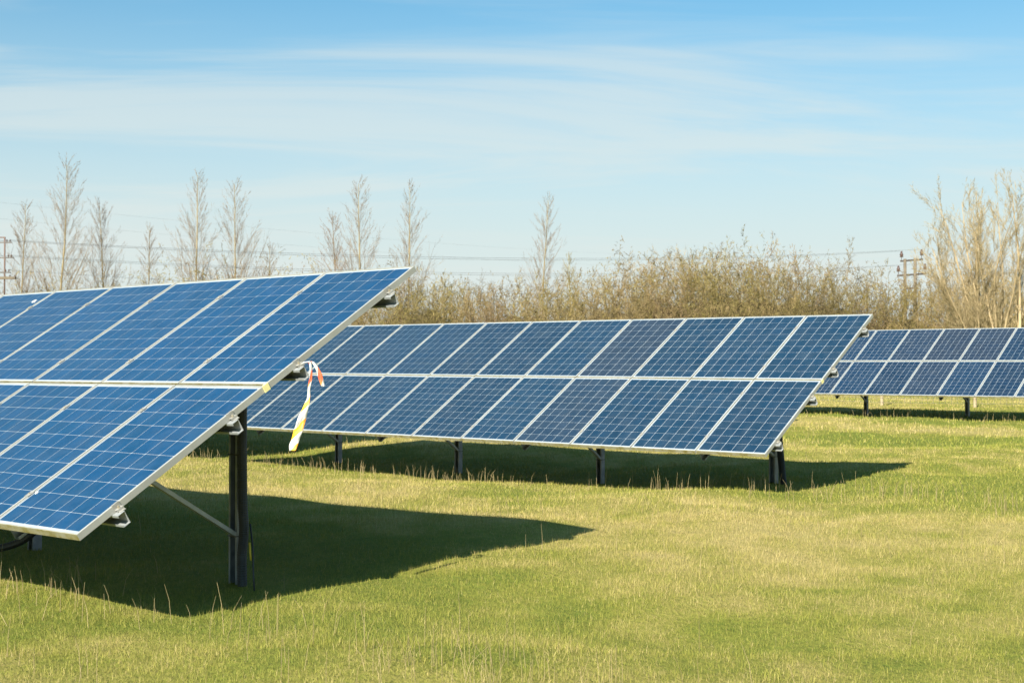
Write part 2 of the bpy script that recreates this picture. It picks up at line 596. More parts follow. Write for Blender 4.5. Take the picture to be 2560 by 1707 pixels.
def solar_table(name, label, O, az, tilt, sl, cols, posts, base, spread, grey, cell_parts, nclamp_detail=True, v_post=2.45, group=None, flip=False):
    """O = lower corner of the right-hand end (front face), world. Local X = along the row, Y = towards the back."""
    az, tilt, sl = R(az), R(tilt), R(sl)
    ux, uy = math.cos(az), math.sin(az)
    g0 = gz(O[0], O[1])
    root = empty(name, (O[0], O[1], g0), az)
    tag(root, label, 'solar table', group)
    h0 = O[2] - g0
    ct, st = math.cos(tilt), math.sin(tilt)
    ts = math.tan(sl)

    def P(s, v, n=0.0):                       # s metres left of the right end, v up-slope, n out of the face
        return Vector((-s, v * ct - n * st, h0 + v * st + n * ct - s * ts))

    def ground_local(s, y):
        wx = O[0] + (-s) * ux - y * uy
        wy = O[1] + (-s) * uy + y * ux
        return gz(wx, wy) - g0

    rot = (tilt, -sl, 0)
    RM = Matrix.Rotation(-sl, 4, 'Y') @ Matrix.Rotation(tilt, 4, 'X')
    order = []
    for c in cols:
        for r_ in (0, 1):
            order.append((c, r_))
    joined_v, joined_f, joined_t = [], [], []
    made = 0
    for (c, r_) in order:
        s0 = c * PITCH + PW
        v0 = r_ * (PH + MIDGAP)
        jit = rnd.uniform(-0.0015, 0.0015)
        pan = link('solar_panel', ME_LAM, root, P(s0, v0, jit), rot)
        link('frame', ME_FRAME, pan)
        tint = panel_tint(base, spread, grey)
        single = (c, r_) in cell_parts
        for i in range(6):
            for j in range(10):
                k = 1 + rnd.uniform(-0.055, 0.055)
                hue = rnd.uniform(-0.05, 0.05)
                col = (tint[0] * k * (1 + hue), tint[1] * k, tint[2] * k * (1 - hue * 0.6))
                x, y = MX + i * CP, MY + j * CP
                if single:
                    o = bpy.data.objects.new('cell', ME_CELL)
                    COL.objects.link(o)
                    o.parent = pan
                    o.location = (x, y, ROOF + 0.0002)
                    o.color = (*col, 1)
                else:
                    base_m = Matrix.Translation(P(s0, v0, jit)) @ RM
                    kk = len(joined_v)
                    z = ROOF + 0.0011
                    for q in OCT:
                        joined_v.append(tuple(base_m @ Vector((x + q[0], y + q[1], z))))
                    joined_f.append(tuple(range(kk, kk + 8)))
                    joined_t.append(col)
    if joined_v:
        me = bulk_mesh('solar_cells', np.array(joined_v), np.array(joined_f).ravel(), np.full(len(joined_f), 8), M['cells'], np.array(joined_t))
        o = link('solar_cells', me, root)
        o['kind'] = 'stuff'
    smin = min(cols) * PITCH
    smax = (max(cols) + 1) * PITCH - GAP
    end = 0.062
    # purlins: lipped channels running along the row under the panels
    for v in V_PURLIN:
        mb = MB()
        a, b_ = P(smax + end, v, -FD - 0.002), P(smin - end, v, -FD - 0.002)
        mb.prism(C_PROF(PUR_D, 0.055, 0.016, 0.0025), a - Vector((0, -st, ct)) * (PUR_D / 2), b_ - Vector((0, -st, ct)) * (PUR_D / 2), (0, -st, ct))
        mb.build('purlin', M['galv_end'], root)
        # end clamps: a stepped bracket gripping the panel edge, with a bolt and a square washer
        for (sx, sg) in ((smin, 1), (smax, -1)):
            cm = MB()
            fr = Matrix.Translation(P(sx, v, 0)) @ RM
            X = 1 if sg == 1 else -1

            def bx(a_, b__):
                lo = [min(a_[i] * (X if i == 0 else 1), b__[i] * (X if i == 0 else 1)) for i in range(3)]
                hi = [max(a_[i] * (X if i == 0 else 1), b__[i] * (X if i == 0 else 1)) for i in range(3)]
                cm.box(lo, hi, fr)
            bx((-0.011, -0.027, 0.001), (0.004, 0.027, 0.0045))       # lip over the frame
            bx((0.001, -0.027, -0.028), (0.004, 0.027, 0.001))        # web
            bx((0.004, -0.027, -0.031), (0.030, 0.027, -0.028))       # shelf
            bx((0.027, -0.027, -0.046), (0.030, 0.027, -0.031))       # foot
            bx((0.030, -0.018, -0.049), (0.050, 0.022, -0.0435))      # bearing plate on the purlin
            cl_ = cm.build('clamp', M['clamp'], root)
            bm_ = MB()
            c0 = fr @ Vector((0.019 * X, 0, -0.027)); c1 = fr @ Vector((0.019 * X, 0, -0.012))
            bm_.tube([c0, c1], 0.008, 6)
            bm_.build('bolt', M['bolt'], cl_)
    # mid clamps bridging the joints between panels
    if nclamp_detail:
        mcb = MB()
        mcb.box((-0.021, -0.030, 0.0008), (0.021, 0.030, 0.0040))
        mcb.box((-0.0055, -0.030, -0.030), (0.0055, 0.030, 0.0008))
        me_mc = mcb.mesh('mid_clamp', M['clamp'])
        bb = MB(); bb.tube([(0, 0, 0.004), (0, 0, 0.0105)], 0.0072, 6)
        me_bb = bb.mesh('bolt', M['bolt'])
        for c in list(cols)[:-1]:
            for v in V_PURLIN:
                mc = link('mid_clamp', me_mc, root, P(c * PITCH + PW + GAP / 2, v, 0.001), rot)
                link('bolt', me_bb, mc)
    # a plastic edge cap between the two panels at the right-hand end
    for si, s in enumerate(posts):
        yb = v_post * ct
        gl_ = ground_local(s, yb)
        ntop = -FD - 0.004 - PUR_D
        raf_lo, raf_hi = P(s, 0.12, ntop), P(s, 3.2, ntop)
        mb = MB()
        nn = Vector((0, -st, ct))
        mb.prism(C_PROF(0.10, 0.06, 0.018, 0.003), raf_lo - nn * 0.05, raf_hi - nn * 0.05, (0, -st, ct))
        mb.build('rafter', M['galv'], root)
        top = P(s, v_post, ntop - 0.02)
        mb = MB()
        # pile: lipped channel open to the front
        mb.prism([(a_, -b__) for a_, b__ in reversed(C_PROF(0.10, 0.085, 0.02, 0.003))], (-s - 0.045, yb + 0.04, gl_ - 0.4), (-s - 0.045, yb + 0.04, top.z - 0.03), (1, 0, 0))
        mb.build('post', M['galv'], root)
        mb = MB()
        mb.prism(C_PROF(0.045, 0.03, 0.012, 0.003), (-s - 0.02, yb - 0.01, gl_ + 0.34), P(s + 0.02, 1.0, ntop - 0.06), (1, 0, 0))
        mb.build('brace', M['brace'], root)
        for zz in (0.36, 0.98):
            tie = MB()
            x0, y0 = -s - 0.045, yb - 0.002
            zt = gl_ + zz
            for q0, q1 in (((-0.054, -0.052), (0.054, -0.047)), ((0.0505, -0.047), (0.054, 0.047)), ((-0.054, -0.047), (-0.0505, 0.047)), ((-0.054, 0.047), (0.054, 0.052))):
                tie.box((x0 + q0[0], y0 + q0[1], zt), (x0 + q1[0], y0 + q1[1], zt + 0.008))
            tie.build('cable_tie', M['black'], root)
    return root, P


def nearest(cols, n=5):
    return {(c, r_) for c in list(cols)[:3] for r_ in (0, 1)} - ({(list(cols)[2], 1)} if n == 5 else set())


A_O, B_O, C_O = (-2.607, 8.378, 0.622), (3.060, 16.903, 0.545), (8.595, 37.856, 0.811)
BASE_A = (0.0014, 0.036, 0.095)
BASE_B = (0.0038, 0.0235, 0.051)
BASE_C = (0.0040, 0.0195, 0.046)
colsA = range(0, 10)
cellsA = {(0, 0), (0, 1), (1, 1), (1, 0), (2, 1)}
tA, PA = solar_table('solar_table', 'nearest blue solar table, cut by the left edge, hazard tape tied to its end', A_O, -41.471, 31.82, 0.155, colsA,
                     (1.12, 4.08, 7.04), BASE_A, 0.05, 0.0, cellsA)
colsB = range(0, 11)
cellsB = {(0, 0), (0, 1), (1, 0), (1, 1), (2, 0)}
tB, PB = solar_table('solar_table', 'middle solar table, shown whole between the near table and the far row', B_O, -41.122, 32.14, -0.138, colsB,
                     (1.06, 4.05, 7.0, 9.95), BASE_B, 0.10, 0.10, cellsB)
colsC = range(-7, 5)
cellsC = {(-1, 0), (-2, 0), (-2, 1), (-3, 0), (-3, 1)}
tC, PC = solar_table('solar_table', 'farthest solar table, running out at the right edge below the bare willow', C_O, -41.182, 32.32, 0.0, colsC,
                     (-6.0, -3.03, -0.08, 2.9), BASE_C, 0.16, 0.35, cellsC)
uB = Vector((math.cos(R(-41.122)), math.sin(R(-41.122)), 0))
tE, PE = solar_table('solar_table', 'solar table hidden behind the nearest one, only its shadow tip showing', tuple(Vector(B_O) - uB * 12.0), -41.122, 32.14, 0.0, range(0, 7),
                     (0.78, 3.68, 6.54), BASE_B, 0.13, 0.15, set(), False)
tD, PD = solar_table('solar_table', 'solar table hidden behind the middle one, only its shadow tip showing', (3.95, 30.25, 0.72), -41.15, 32.2, 0.0, range(0, 9),
                     (0.78, 3.68, 6.54), BASE_C, 0.13, 0.15, set(), False)


def world_of(root, p):
    c, s_ = math.cos(root.rotation_euler.z), math.sin(root.rotation_euler.z)
    return Vector((root.location.x + p.x * c - p.y * s_, root.location.y + p.x * s_ + p.y * c, root.location.z + p.z))


# little extras fixed to the near tables
for root, P_ in ((tA, PA), (tB, PB)):
    mb = MB()
    fr = Matrix.Translation(P_(-0.0005, PH + MIDGAP / 2, 0)) @ Matrix.Rotation(R(32), 4, 'X')
    mb.box((0, -0.026, -0.046), (0.006, 0.026, 0.004), fr)
    mb.box((-0.012, -0.012, 0.0005), (0.0, 0.012, 0.004), fr)
    mb.build('edge_cap', M['cap'], root)

# bird droppings on the near table
for (s, v, r0) in ((5.18, 3.13, 0.024), (0.96, 0.335, 0.012)):
    mb = MB()
    n = 11
    c = PA(s, v, 0.0045 if s > 1 else 0.001)
    nn = Vector((0, -math.sin(R(31.8)), math.cos(R(31.8)))); wv = Vector((0, math.cos(R(31.8)), math.sin(R(31.8)))); uv = Vector((1, 0, 0))
    rr = [r0 * random.uniform(0.6, 1.2) for _ in range(n)]
    vs = [c + nn * 0.004] + [c - nn * 0.006 + uv * math.cos(2 * math.pi * k / n) * rr[k] + wv * math.sin(2 * math.pi * k / n) * rr[k] * 1.5 for k in range(n)]
    mb.add(vs, [(0, 1 + k, 1 + (k + 1) % n) for k in range(n)])
    mb.build('bird_dropping', M['dropping'], tA)


# ------------------------------------------------------------------ cable conduits
def conduit(label, pts, r, rib=0.004, step=0.008, sides=12, group=None):
    pts = [Vector(p) for p in pts]
    # resample a Catmull-Rom spline
    out = []
    n = len(pts)
    for i in range(n - 1):
        p0, p1, p2, p3 = pts[max(i - 1, 0)], pts[i], pts[i + 1], pts[min(i + 2, n - 1)]
        m_ = max(2, int((p2 - p1).length / step))
        for k in range(m_):
            u = k / m_
            out.append(0.5 * ((2 * p1) + (p2 - p0) * u + (2 * p0 - 5 * p1 + 4 * p2 - p3) * u * u + (3 * p1 - p0 - 3 * p2 + p3) * u ** 3))
    out.append(pts[-1])
    mb = MB()
    mb.tube(out, [r + (rib if i % 2 else 0) for i in range(len(out))], sides)
    o = mb.build('cable_conduit', M['black'], smooth=False)
    tag(o, label, 'conduit', group)
    return o


def wl(root, P_, s, v_, z_up):
    """world point under the table: s along the row, horizontal offset behind the front edge, height above the ground there"""
    p = world_of(root, Vector((-s, v_, 0)))
    return Vector((p.x, p.y, gz(p.x, p.y) + z_up))


yb = 2.45 * math.cos(R(31.8))
top = world_of(tA, PA(0.36, 2.02, -0.16))
conduit('thick black ribbed conduit strapped to the end post of the nearest table',
        [wl(tA, PA, 1.072, yb - 0.03, 1.52), wl(tA, PA, 1.072, yb - 0.03, 1.2), wl(tA, PA, 1.070, yb - 0.03, 0.9), wl(tA, PA, 1.058, yb - 0.035, 0.62), wl(tA, PA, 1.035, yb - 0.04, 0.42),
         wl(tA, PA, 1.045, yb - 0.05, 0.22), wl(tA, PA, 1.035, yb - 0.05, -0.08)], 0.036, 0.0025)
conduit('black conduit curving down at the lower left edge under the nearest table',
        [wl(tA, PA, 3.03, 1.66, 0.75), wl(tA, PA, 3.06, 1.58, 0.45), wl(tA, PA, 3.12, 1.48, 0.28), wl(tA, PA, 3.24, 1.38, 0.19), wl(tA, PA, 3.45, 1.26, 0.14), wl(tA, PA, 3.85, 1.12, 0.12), wl(tA, PA, 4.5, 1.0, 0.11)], 0.030, 0.002)
conduit('black conduit slanting off the end post of the middle table',
        [wl(tB, PB, 1.03, 2.06, 1.60), wl(tB, PB, 1.03, 2.06, 1.1), wl(tB, PB, 1.01, 2.05, 0.7), wl(tB, PB, 0.96, 2.03, 0.3), wl(tB, PB, 0.91, 2.01, -0.06)], 0.045, 0.005)
# thin earth cable with a yellow sleeve by the near post
e0, e1 = wl(tA, PA, 0.985, yb - 0.02, 0.47), wl(tA, PA, 0.80, yb - 0.12, -0.03)
root = empty('earth_cable', (e1.x, e1.y, gz(e1.x, e1.y)))
tag(root, 'thin dark earth cable with a yellow sleeve slanting from the nearest post', 'cable')
mb = MB(); o0 = root.location
mb.tube([e0 - o0, e0.lerp(e1, 0.35) + Vector((0.008, 0, 0.01)) - o0, e0.lerp(e1, 0.7) - o0, e1 - o0], 0.007, 7)
mb.build('lead', M['black'], root, True)
mb = MB()
mb.tube([e0.lerp(e1, 0.28) + Vector((-0.011, -0.012, 0.008)) - o0, e0.lerp(e1, 0.52) + Vector((-0.011, -0.012, 0.004)) - o0], 0.007, 7)
mb.build('sleeve', M['yellow'], root, True)


# ------------------------------------------------------------------ barrier tape
def ribbon(mb_v, mb_f, mb_uv, pts, widths, across, v0, v1, thick=0.0012):
    n = len(pts)
    fine = []
    for i in range(n - 1):
        for k in range(5):
            u = k / 5
            p0, p1, p2, p3 = [Vector(pts[j]) for j in (max(i - 1, 0), i, i + 1, min(i + 2, n - 1))]
            q = 0.5 * ((2 * p1) + (p2 - p0) * u + (2 * p0 - 5 * p1 + 4 * p2 - p3) * u * u + (3 * p1 - p0 - 3 * p2 + p3) * u ** 3)
            fine.append((q, widths[i] * (1 - u) + widths[i + 1] * u, across[i] * (1 - u) + across[i + 1] * u))
    fine.append((Vector(pts[-1]), widths[-1], across[-1]))
    K = 5
    base = len(mb_v)
    nf = len(fine)
    for side in (0, 1):
        for i, (q, w_, a_) in enumerate(fine):
            d = Vector((math.cos(a_), math.sin(a_), 0.10 * math.sin(i * 0.9)))
            nrm = Vector((-math.sin(a_), math.cos(a_), 0))
            for k in range(K):
                x = k / (K - 1) - 0.5
                fold = 0.16 * w_ * math.sin(x * 5.0 + i * 0.55)
                mb_v.append(tuple(q + d * (x * w_) + nrm * (fold + (thick if side else 0))))
                mb_uv.append((k / (K - 1), v0 + (v1 - v0) * i / (nf - 1), 0))
    off = nf * K
    for i in range(nf - 1):
        for k in range(K - 1):
            a_ = base + i * K + k
            mb_f.append((a_, a_ + 1, a_ + K + 1, a_ + K))
            mb_f.append((a_ + off, a_ + off + K, a_ + off + K + 1, a_ + off + 1))
        for k in (0, K - 1):
            a_ = base + i * K + k
            mb_f.append((a_, a_ + K, a_ + K + off, a_ + off) if k == 0 else (a_, a_ + off, a_ + K + off, a_ + K))
    a_ = base + (nf - 1) * K
    for k in range(K - 1):
        mb_f.append((a_ + k, a_ + k + 1, a_ + k + 1 + off, a_ + k + off))


hang = world_of(tA, PA(-0.075, 1.98, -0.075))
tape_root = empty('barrier_tape', hang)
tag(tape_root, 'torn red, white and yellow hazard tape hanging from the near table end', 'tape')


def make_tape(name, pts, widths, across, v0, v1):
    V_, F_, UV_ = [], [], []
    ribbon(V_, F_, UV_, pts, widths, across, v0, v1)
    me = bpy.data.meshes.new(name)
    me.from_pydata(V_, [], F_)
    at_ = me.attributes.new('tape_uv', 'FLOAT_VECTOR', 'POINT')
    at_.data.foreach_set('vector', np.array(UV_, dtype=np.float32).ravel())
    me.materials.append(M['tape'])
    me.polygons.foreach_set('use_smooth', [True] * len(me.polygons))
    return link(name, me, tape_root)


make_tape('long_tail', [(-0.01, 0.0, 0.045), (0.015, -0.02, 0.055), (0.03, -0.03, 0.02), (0.028, -0.03, -0.06), (0.018, -0.03, -0.13), (0.012, -0.025, -0.20), (-0.01, -0.03, -0.27), (-0.035, -0.035, -0.35), (-0.06, -0.03, -0.43), (-0.085, -0.03, -0.50), (-0.095, -0.03, -0.555)],
          [0.012, 0.014, 0.018, 0.022, 0.018, 0.020, 0.046, 0.060, 0.062, 0.060, 0.042], [0.3, 0.4, 0.4, 0.6, 0.2, 0.0, -0.1, 0.2, 0.0, -0.3, 0.1], 0.0, 1.0)
make_tape('short_tail', [(0.0, 0.0, 0.045), (0.03, -0.01, 0.058), (0.058, -0.01, 0.03), (0.082, -0.01, -0.02), (0.10, 0.0, -0.075), (0.108, 0.0, -0.115)],
          [0.012, 0.014, 0.024, 0.030, 0.036, 0.018], [0.3, 0.2, 0.3, 0.5, 0.3, 0.2], 0.05, 0.42)
mb = MB()
mb.tube([(-0.05, 0.02, 0.03), (-0.02, -0.02, 0.05), (0.02, -0.03, 0.055), (0.04, 0.01, 0.04)], 0.005, 6)
kn = mb.build('knot', M['tape'], tape_root, True)

# ------------------------------------------------------------------ stock fence behind the far row
FD0 = np.array([12.55, 47.4])
fo = FD0 + U_ROW * 0
fence = empty('stock_fence', (fo[0], fo[1], gz(*fo)))
tag(fence, 'wire stock fence on pale wooden posts behind the farthest table', 'fence')
fposts = []
for k in range(-6, 5):
    x, y = FD0 + U_ROW * (k * 3.25)
    z = gz(x, y)
    mb = MB()
    lean = random.uniform(-0.02, 0.02)
    mb.tube([(x - fo[0], y - fo[1], z - gz(*fo) - 0.3), (x - fo[0] + lean, y - fo[1], z - gz(*fo) + 1.25), (x - fo[0] + lean, y - fo[1], z - gz(*fo) + 1.28)], [0.055, 0.052, 0.035], 8)
    mb.build('post', M['fencewood'], fence)
    fposts.append(Vector((x - fo[0] + lean, y - fo[1] - 0.06, z - gz(*fo))))
for hgt in (0.12, 0.27, 0.42, 0.58, 0.74, 0.92, 1.15):
    mb = MB()
    mb.tube([p + Vector((0, 0, hgt)) for p in fposts], 0.005, 4)
    mb.build('wire', M['wire'], fence)
mb = MB()
for a_, b_ in zip(fposts[:-1], fposts[1:]):
    for k in range(1, 16):
        q = a_.lerp(b_, k / 16)
        mb.tube([q + Vector((0, 0, 0.10)), q + Vector((0, 0, 0.92))], 0.004, 3, False)
o = mb.build('mesh_stay', M['wire'], fence)
o['kind'] = 'stuff'

# ------------------------------------------------------------------ overhead lines
FPX = 3491.0
YH = 853.5 + FPX * math.tan(R(0.874))


def at(px, depth):
    return (px - 1280) / FPX * depth


def zat(py, depth):
    return CAM_Z + (YH - py) / FPX * depth


def insulator(mb, p, h=0.28, r=0.075):
    x, y, z = p
    mb.tube([(x, y, z), (x, y, z + h * 0.35)], 0.025, 6)
    mb.tube([(x, y, z + h * 0.35), (x, y, z + h * 0.5), (x, y, z + h * 0.6), (x, y, z + h * 0.75), (x, y, z + h)], [r, r * 0.6, r, r * 0.6, r * 0.4], 8)


PR_D, PL_D = 130.0, 88.0
PRX, PLX = at(2276, PR_D), at(4, PL_D)
line = Vector((PRX - PLX, PR_D - PL_D, 0)).normalized()
perp = Vector((-line.y, line.x, 0))
pr = empty('power_pole', (PRX, PR_D, 0.2), math.atan2(perp.y, perp.x))
tag(pr, 'twin wooden power pole with two crossarms beside the bare willow', 'power pole')
arm1, arm2 = zat(650, PR_D) - 0.2, zat(686, PR_D) - 0.2
for sx in (-0.62, 0.62):
    mb = MB()
    mb.tube([(sx, 0, -0.5), (sx, 0, 5), (sx, 0, arm1 + 0.15)], [0.20, 0.165, 0.14], 10)
    mb.build('pole', M['wood'], pr, True)
pins_r = []
for hz, hw in ((arm1, 1.35), (arm2, 1.75)):
    mb = MB()
    mb.box((-hw, -0.26, hz - 0.09), (hw, -0.15, hz + 0.07))
    mb.build('crossarm', M['darksteel'], pr)
    for sx in (-1, 1):
        mb = MB()
        insulator(mb, (sx * (hw - 0.12), -0.2, hz + 0.07), 0.85, 0.19)
        mb.build('insulator', M['ceramic'], pr, True)
        q = perp * (sx * (hw - 0.12))
        pins_r.append(Vector((PRX + q.x, PR_D + q.y, 0.2 + hz + 0.92)))
mb = MB(); mb.box((-0.8, -0.27, arm2 - 1.35), (0.8, -0.18, arm2 - 1.2)); mb.build('tie_bar', M['darksteel'], pr)

pl = empty('power_pole', (PLX, PL_D, 0.2))
tag(pl, 'dark steel power pole with switch gear at the left edge of the picture', 'power pole')
zt = zat(592, PL_D) - 0.2
mb = MB(); mb.tube([(-0.30, 0, -0.5), (-0.30, 0, zt - 0.6)], [0.17, 0.13], 10); mb.build('pole', M['darksteel'], pl, True)
mb = MB(); mb.tube([(0.16, 0, 4.4), (0.16, 0, zt)], 0.05, 8); mb.build('mast', M['rust'], pl, True)
mb = MB(); mb.box((-0.30, -0.04, zt - 0.07), (0.20, 0.04, zt)); mb.build('cap_bar', M['rust'], pl)
mb = MB(); mb.tube([(0.02, -0.2, -0.3), (0.02, -0.2, 4.75)], [0.21, 0.18], 10); mb.build('stub_post', M['wood'], pl, True)
pins_l = []
for py, x1 in ((606, 0.62), (644, 0.72), (681, 0.55)):
    z = zat(py, PL_D) - 0.2
    mb = MB(); mb.box((-0.7, -0.05, z - 0.035), (x1, 0.03, z + 0.035)); mb.build('crossarm', M['darksteel'], pl)
    for x in (-0.5, x1 - 0.12, x1 - 0.32):
        mb = MB(); insulator(mb, (x, -0.01, z + 0.03), 0.17, 0.06); mb.build('insulator', M['ceramic'], pl, True)
    mb = MB(); mb.tube([(x1, 0, z), (x1 + 0.09, -0.04, z - 0.25), (x1 - 0.05, -0.05, z - 0.75)], 0.014, 5); mb.build('jumper', M['wire'], pl)
    pins_l.append(Vector((PLX + x1 - 0.1, PL_D, z + 0.2 + 0.15)))
    pins_l.append(Vector((PLX - 0.55, PL_D, z + 0.2 + 0.15)))
zb = zat(694, PL_D) - 0.2
mb = MB(); mb.box((-0.2, -0.13, zb - 0.10), (0.86, 0.13, zb + 0.06)); mb.build('platform', M['wood'], pl)
for x in (0.50, 0.82):
    mb = MB(); insulator(mb, (x, 0, zb + 0.06), 0.12, 0.06); mb.build('insulator', M['ceramic'], pl, True)


def wire(label, a, b_, sag, r, group):
    n = 40
    pts = []
    for i in range(n + 1):
        u = i / n
        p = a.lerp(b_, u)
        pts.append((p.x, p.y, p.z - 4 * sag * u * (1 - u)))
    mb = MB()
    mb.tube(pts, r, 5)
    tag(mb.build('power_line', M['wire']), label, 'power line', group)


wire('upper power line, nearer strand, between the two power poles', pins_l[0], pins_r[0], 1.0, 0.011, 'lines between the poles')
wire('upper power line, farther strand, between the two power poles', pins_l[1], pins_r[1], 1.05, 0.011, 'lines between the poles')
wire('second power line from the top, nearer strand, between the poles', pins_l[2], pins_r[2], 1.05, 0.010, 'lines between the poles')
wire('second power line from the top, farther strand, between the poles', pins_l[3], pins_r[3], 1.1, 0.010, 'lines between the poles')
pr3 = Vector((PRX, PR_D, zat(722, PR_D)))
wire('lowest power line, just above the hedge, between the poles', pins_l[4], pr3, 1.0, 0.010, 'lines between the poles')
for (y0, y1, y2, who) in ((490, 552, 640, 'topmost faint cable sloping down behind the left poplars'), (533, 595, 668, 'second faint cable sloping down behind the left poplars')):
    d0, d1 = 150.0, 330.0
    a = Vector((at(-260, d0), d0, zat(y0 - 12, d0)))
    b_ = Vector((at(1700, d1), d1, zat(y2, d1)))
    wire(who, a, b_, 1.2, 0.006, 'far faint cables')


# ------------------------------------------------------------------ trees
class Grow:
    """branch segments (start, end, radius, radius, level) grown recursively"""
    def __init__(s, seed):
        s.r = random.Random(seed)
        s.seg = []

    def dirn(s, d, ang):
        r = s.r
        a = Vector((r.gauss(0, 1), r.gauss(0, 1), r.gauss(0, 1)))
        a = a - d * a.dot(d)
        if a.length < 1e-4:
            a = Vector((1, 0, 0))
        a.normalize()
        return d * math.cos(ang) + a * math.sin(ang)

    def branch(s, p, d, L, rad, lvl, P):
        r = s.r
        n = P['n'][lvl]
        step = L / n
        last = lvl == len(P['n']) - 1
        for k in range(n):
            j = P['jit'][lvl]
            d = d + Vector((r.gauss(0, j), r.gauss(0, j), r.gauss(0, j) + P['up'][lvl]))
            d.normalize()
            q = p + d * step
            r0 = rad * (1 - 0.85 * k / n)
            r1 = rad * (1 - 0.85 * (k + 1) / n)
            s.seg.append((p, q, r0, r1, lvl))
            if not last and k >= P['start'][lvl]:
                kids = P['kids'][lvl]
                kc = int(kids) + (1 if r.random() < kids - int(kids) else 0)
                for _ in range(kc):
                    u = r.random()
                    f = (k + u) / n
                    cl = L * P['ratio'][lvl] * r.uniform(0.55, 1.15) * (1.0 - P['taper'][lvl] * f)
                    cd = s.dirn(d, R(P['ang'][lvl] + r.uniform(-12, 12)))
                    s.branch(p.lerp(q, u), cd, cl, max((r0 * (1 - u) + r1 * u) * P['rr'][lvl], P['rmin']), lvl + 1, P)
            p = q


def seg_arrays(segs):
    p0 = np.array([s_[0] for s_ in segs], dtype=float); p1 = np.array([s_[1] for s_ in segs], dtype=float)
    r0 = np.array([s_[2] for s_ in segs]); r1 = np.array([s_[3] for s_ in segs]); lv = np.array([s_[4] for s_ in segs])
    return p0, p1, r0, r1, lv


def seg_mesh_data(p0, p1, r0, r1, sides=3, tip=False):
    d = p1 - p0
    d /= np.maximum(np.linalg.norm(d, axis=1, keepdims=True), 1e-9)
    ref = np.where(np.abs(d[:, 2:3]) > 0.9, np.array([[1.0, 0.2, 0]]), np.array([[0, 0.1, 1.0]]))
    x = np.cross(d, ref); x /= np.linalg.norm(x, axis=1, keepdims=True)
    y = np.cross(d, x)
    n = len(p0)
    ang = np.arange(sides) * 2 * math.pi / sides + 0.5
    off = x[:, None, :] * np.cos(ang)[None, :, None] + y[:, None, :] * np.sin(ang)[None, :, None]
    a = p0[:, None, :] + off * r0[:, None, None]
    k = np.arange(sides); k2 = (k + 1) % sides
    if tip:
        v = np.concatenate([a, p1[:, None, :]], 1)
        m_ = sides + 1
        f = np.stack([k, k2, np.full(sides, sides)], 1)
    else:
        b_ = p1[:, None, :] + off * r1[:, None, None]
        v = np.concatenate([a, b_], 1)
        m_ = 2 * sides
        f = np.stack([k, k2, k2 + sides, k + sides], 1)
    faces = (np.arange(n)[:, None, None] * m_ + f[None]).reshape(-1, f.shape[1])
    return v.reshape(-1, 3), faces


def flat_data(p0, p1, r0, r1, tip):
    """thin flat strips (or pointed slivers) turned every way, for twigs below pixel size"""
    d = p1 - p0
    d /= np.maximum(np.linalg.norm(d, axis=1, keepdims=True), 1e-9)
    x = np.cross(d, RNG.normal(0, 1, d.shape))
    x /= np.maximum(np.linalg.norm(x, axis=1, keepdims=True), 1e-9)
    a, b_ = x * (r0 * 1.25)[:, None], x * (r1 * 1.25)[:, None]
    n = len(p0)
    if tip:
        v = np.stack([p0 - a, p0 + a, p1], 1)
        return v.reshape(-1, 3), np.arange(3 * n).reshape(-1, 3)
    v = np.stack([p0 - a, p0 + a, p1 + b_, p1 - b_], 1)
    return v.reshape(-1, 3), np.arange(4 * n).reshape(-1, 4)


def branch_parts(p0, p1, r0, r1, lv, sides0=7):
    for sel, how in ((lv == 0, sides0), (lv == 1, 3), (lv == 2, 'strip'), (lv >= 3, 'tip')):
        if sel.any():
            q = p0[sel], p1[sel], r0[sel], r1[sel]
            yield (sel,) + (flat_data(*q, how == 'tip') if isinstance(how, str) else seg_mesh_data(*q, how))


def branch_mesh(name, segs, tint, jitter=0.15, sides0=7):
    """limbs as prisms, fine twigs as slivers; tint(level) -> colour"""
    p0, p1, r0, r1, lv = seg_arrays(segs)
    V_, Lp, Ct, T_ = [], [], [], []
    base = 0
    tab = np.array([tint(l) for l in range(lv.max() + 1)])
    for sel, v, f in branch_parts(p0, p1, r0, r1, lv, sides0):
        V_.append(v); Lp.append((f + base).ravel()); Ct.append(np.full(len(f), f.shape[1]))
        c = tab[lv[sel]]
        c = c * (1 + RNG.uniform(-jitter, jitter, (len(c), 1)))
        T_.append(np.repeat(c, len(f) // sel.sum(), axis=0))
        base += len(v)
    return bulk_mesh(name, np.concatenate(V_), np.concatenate(Lp), np.concatenate(Ct), M['bark'], np.concatenate(T_))


POPLAR = dict(n=(16, 6, 3, 1), jit=(0.015, 0.04, 0.06, 0.08), up=(0.06, 0.030, 0.035, 0.02), start=(1, 1, 0), kids=(8.5, 2.2, 2.6), ratio=(0.38, 0.28, 0.70), taper=(0.84, 0.40, 0.3),
              ang=(34, 18, 16), rr=(0.15, 0.42, 0.5), rmin=0.0034)


def tree(name, label, cat, group, px, depth, segs, trunk_tint, twig_tint, kind='trunk'):
    x = at(px, depth)
    z = gz(x, depth)
    rt = empty(name, (x, depth, z))
    tag(rt, label, cat, group)
    low = [s_ for s_ in segs if s_[4] == 0]
    hi = [s_ for s_ in segs if s_[4] > 0]
    link('trunk', branch_mesh('trunk', low, lambda l: trunk_tint), rt)

    def tt(l):
        f = min(l, 3) / 3
        return [trunk_tint[i] * (1 - f) + twig_tint[i] * f for i in range(3)]
    link('crown', branch_mesh('crown', hi, tt, 0.25), rt)
    return rt


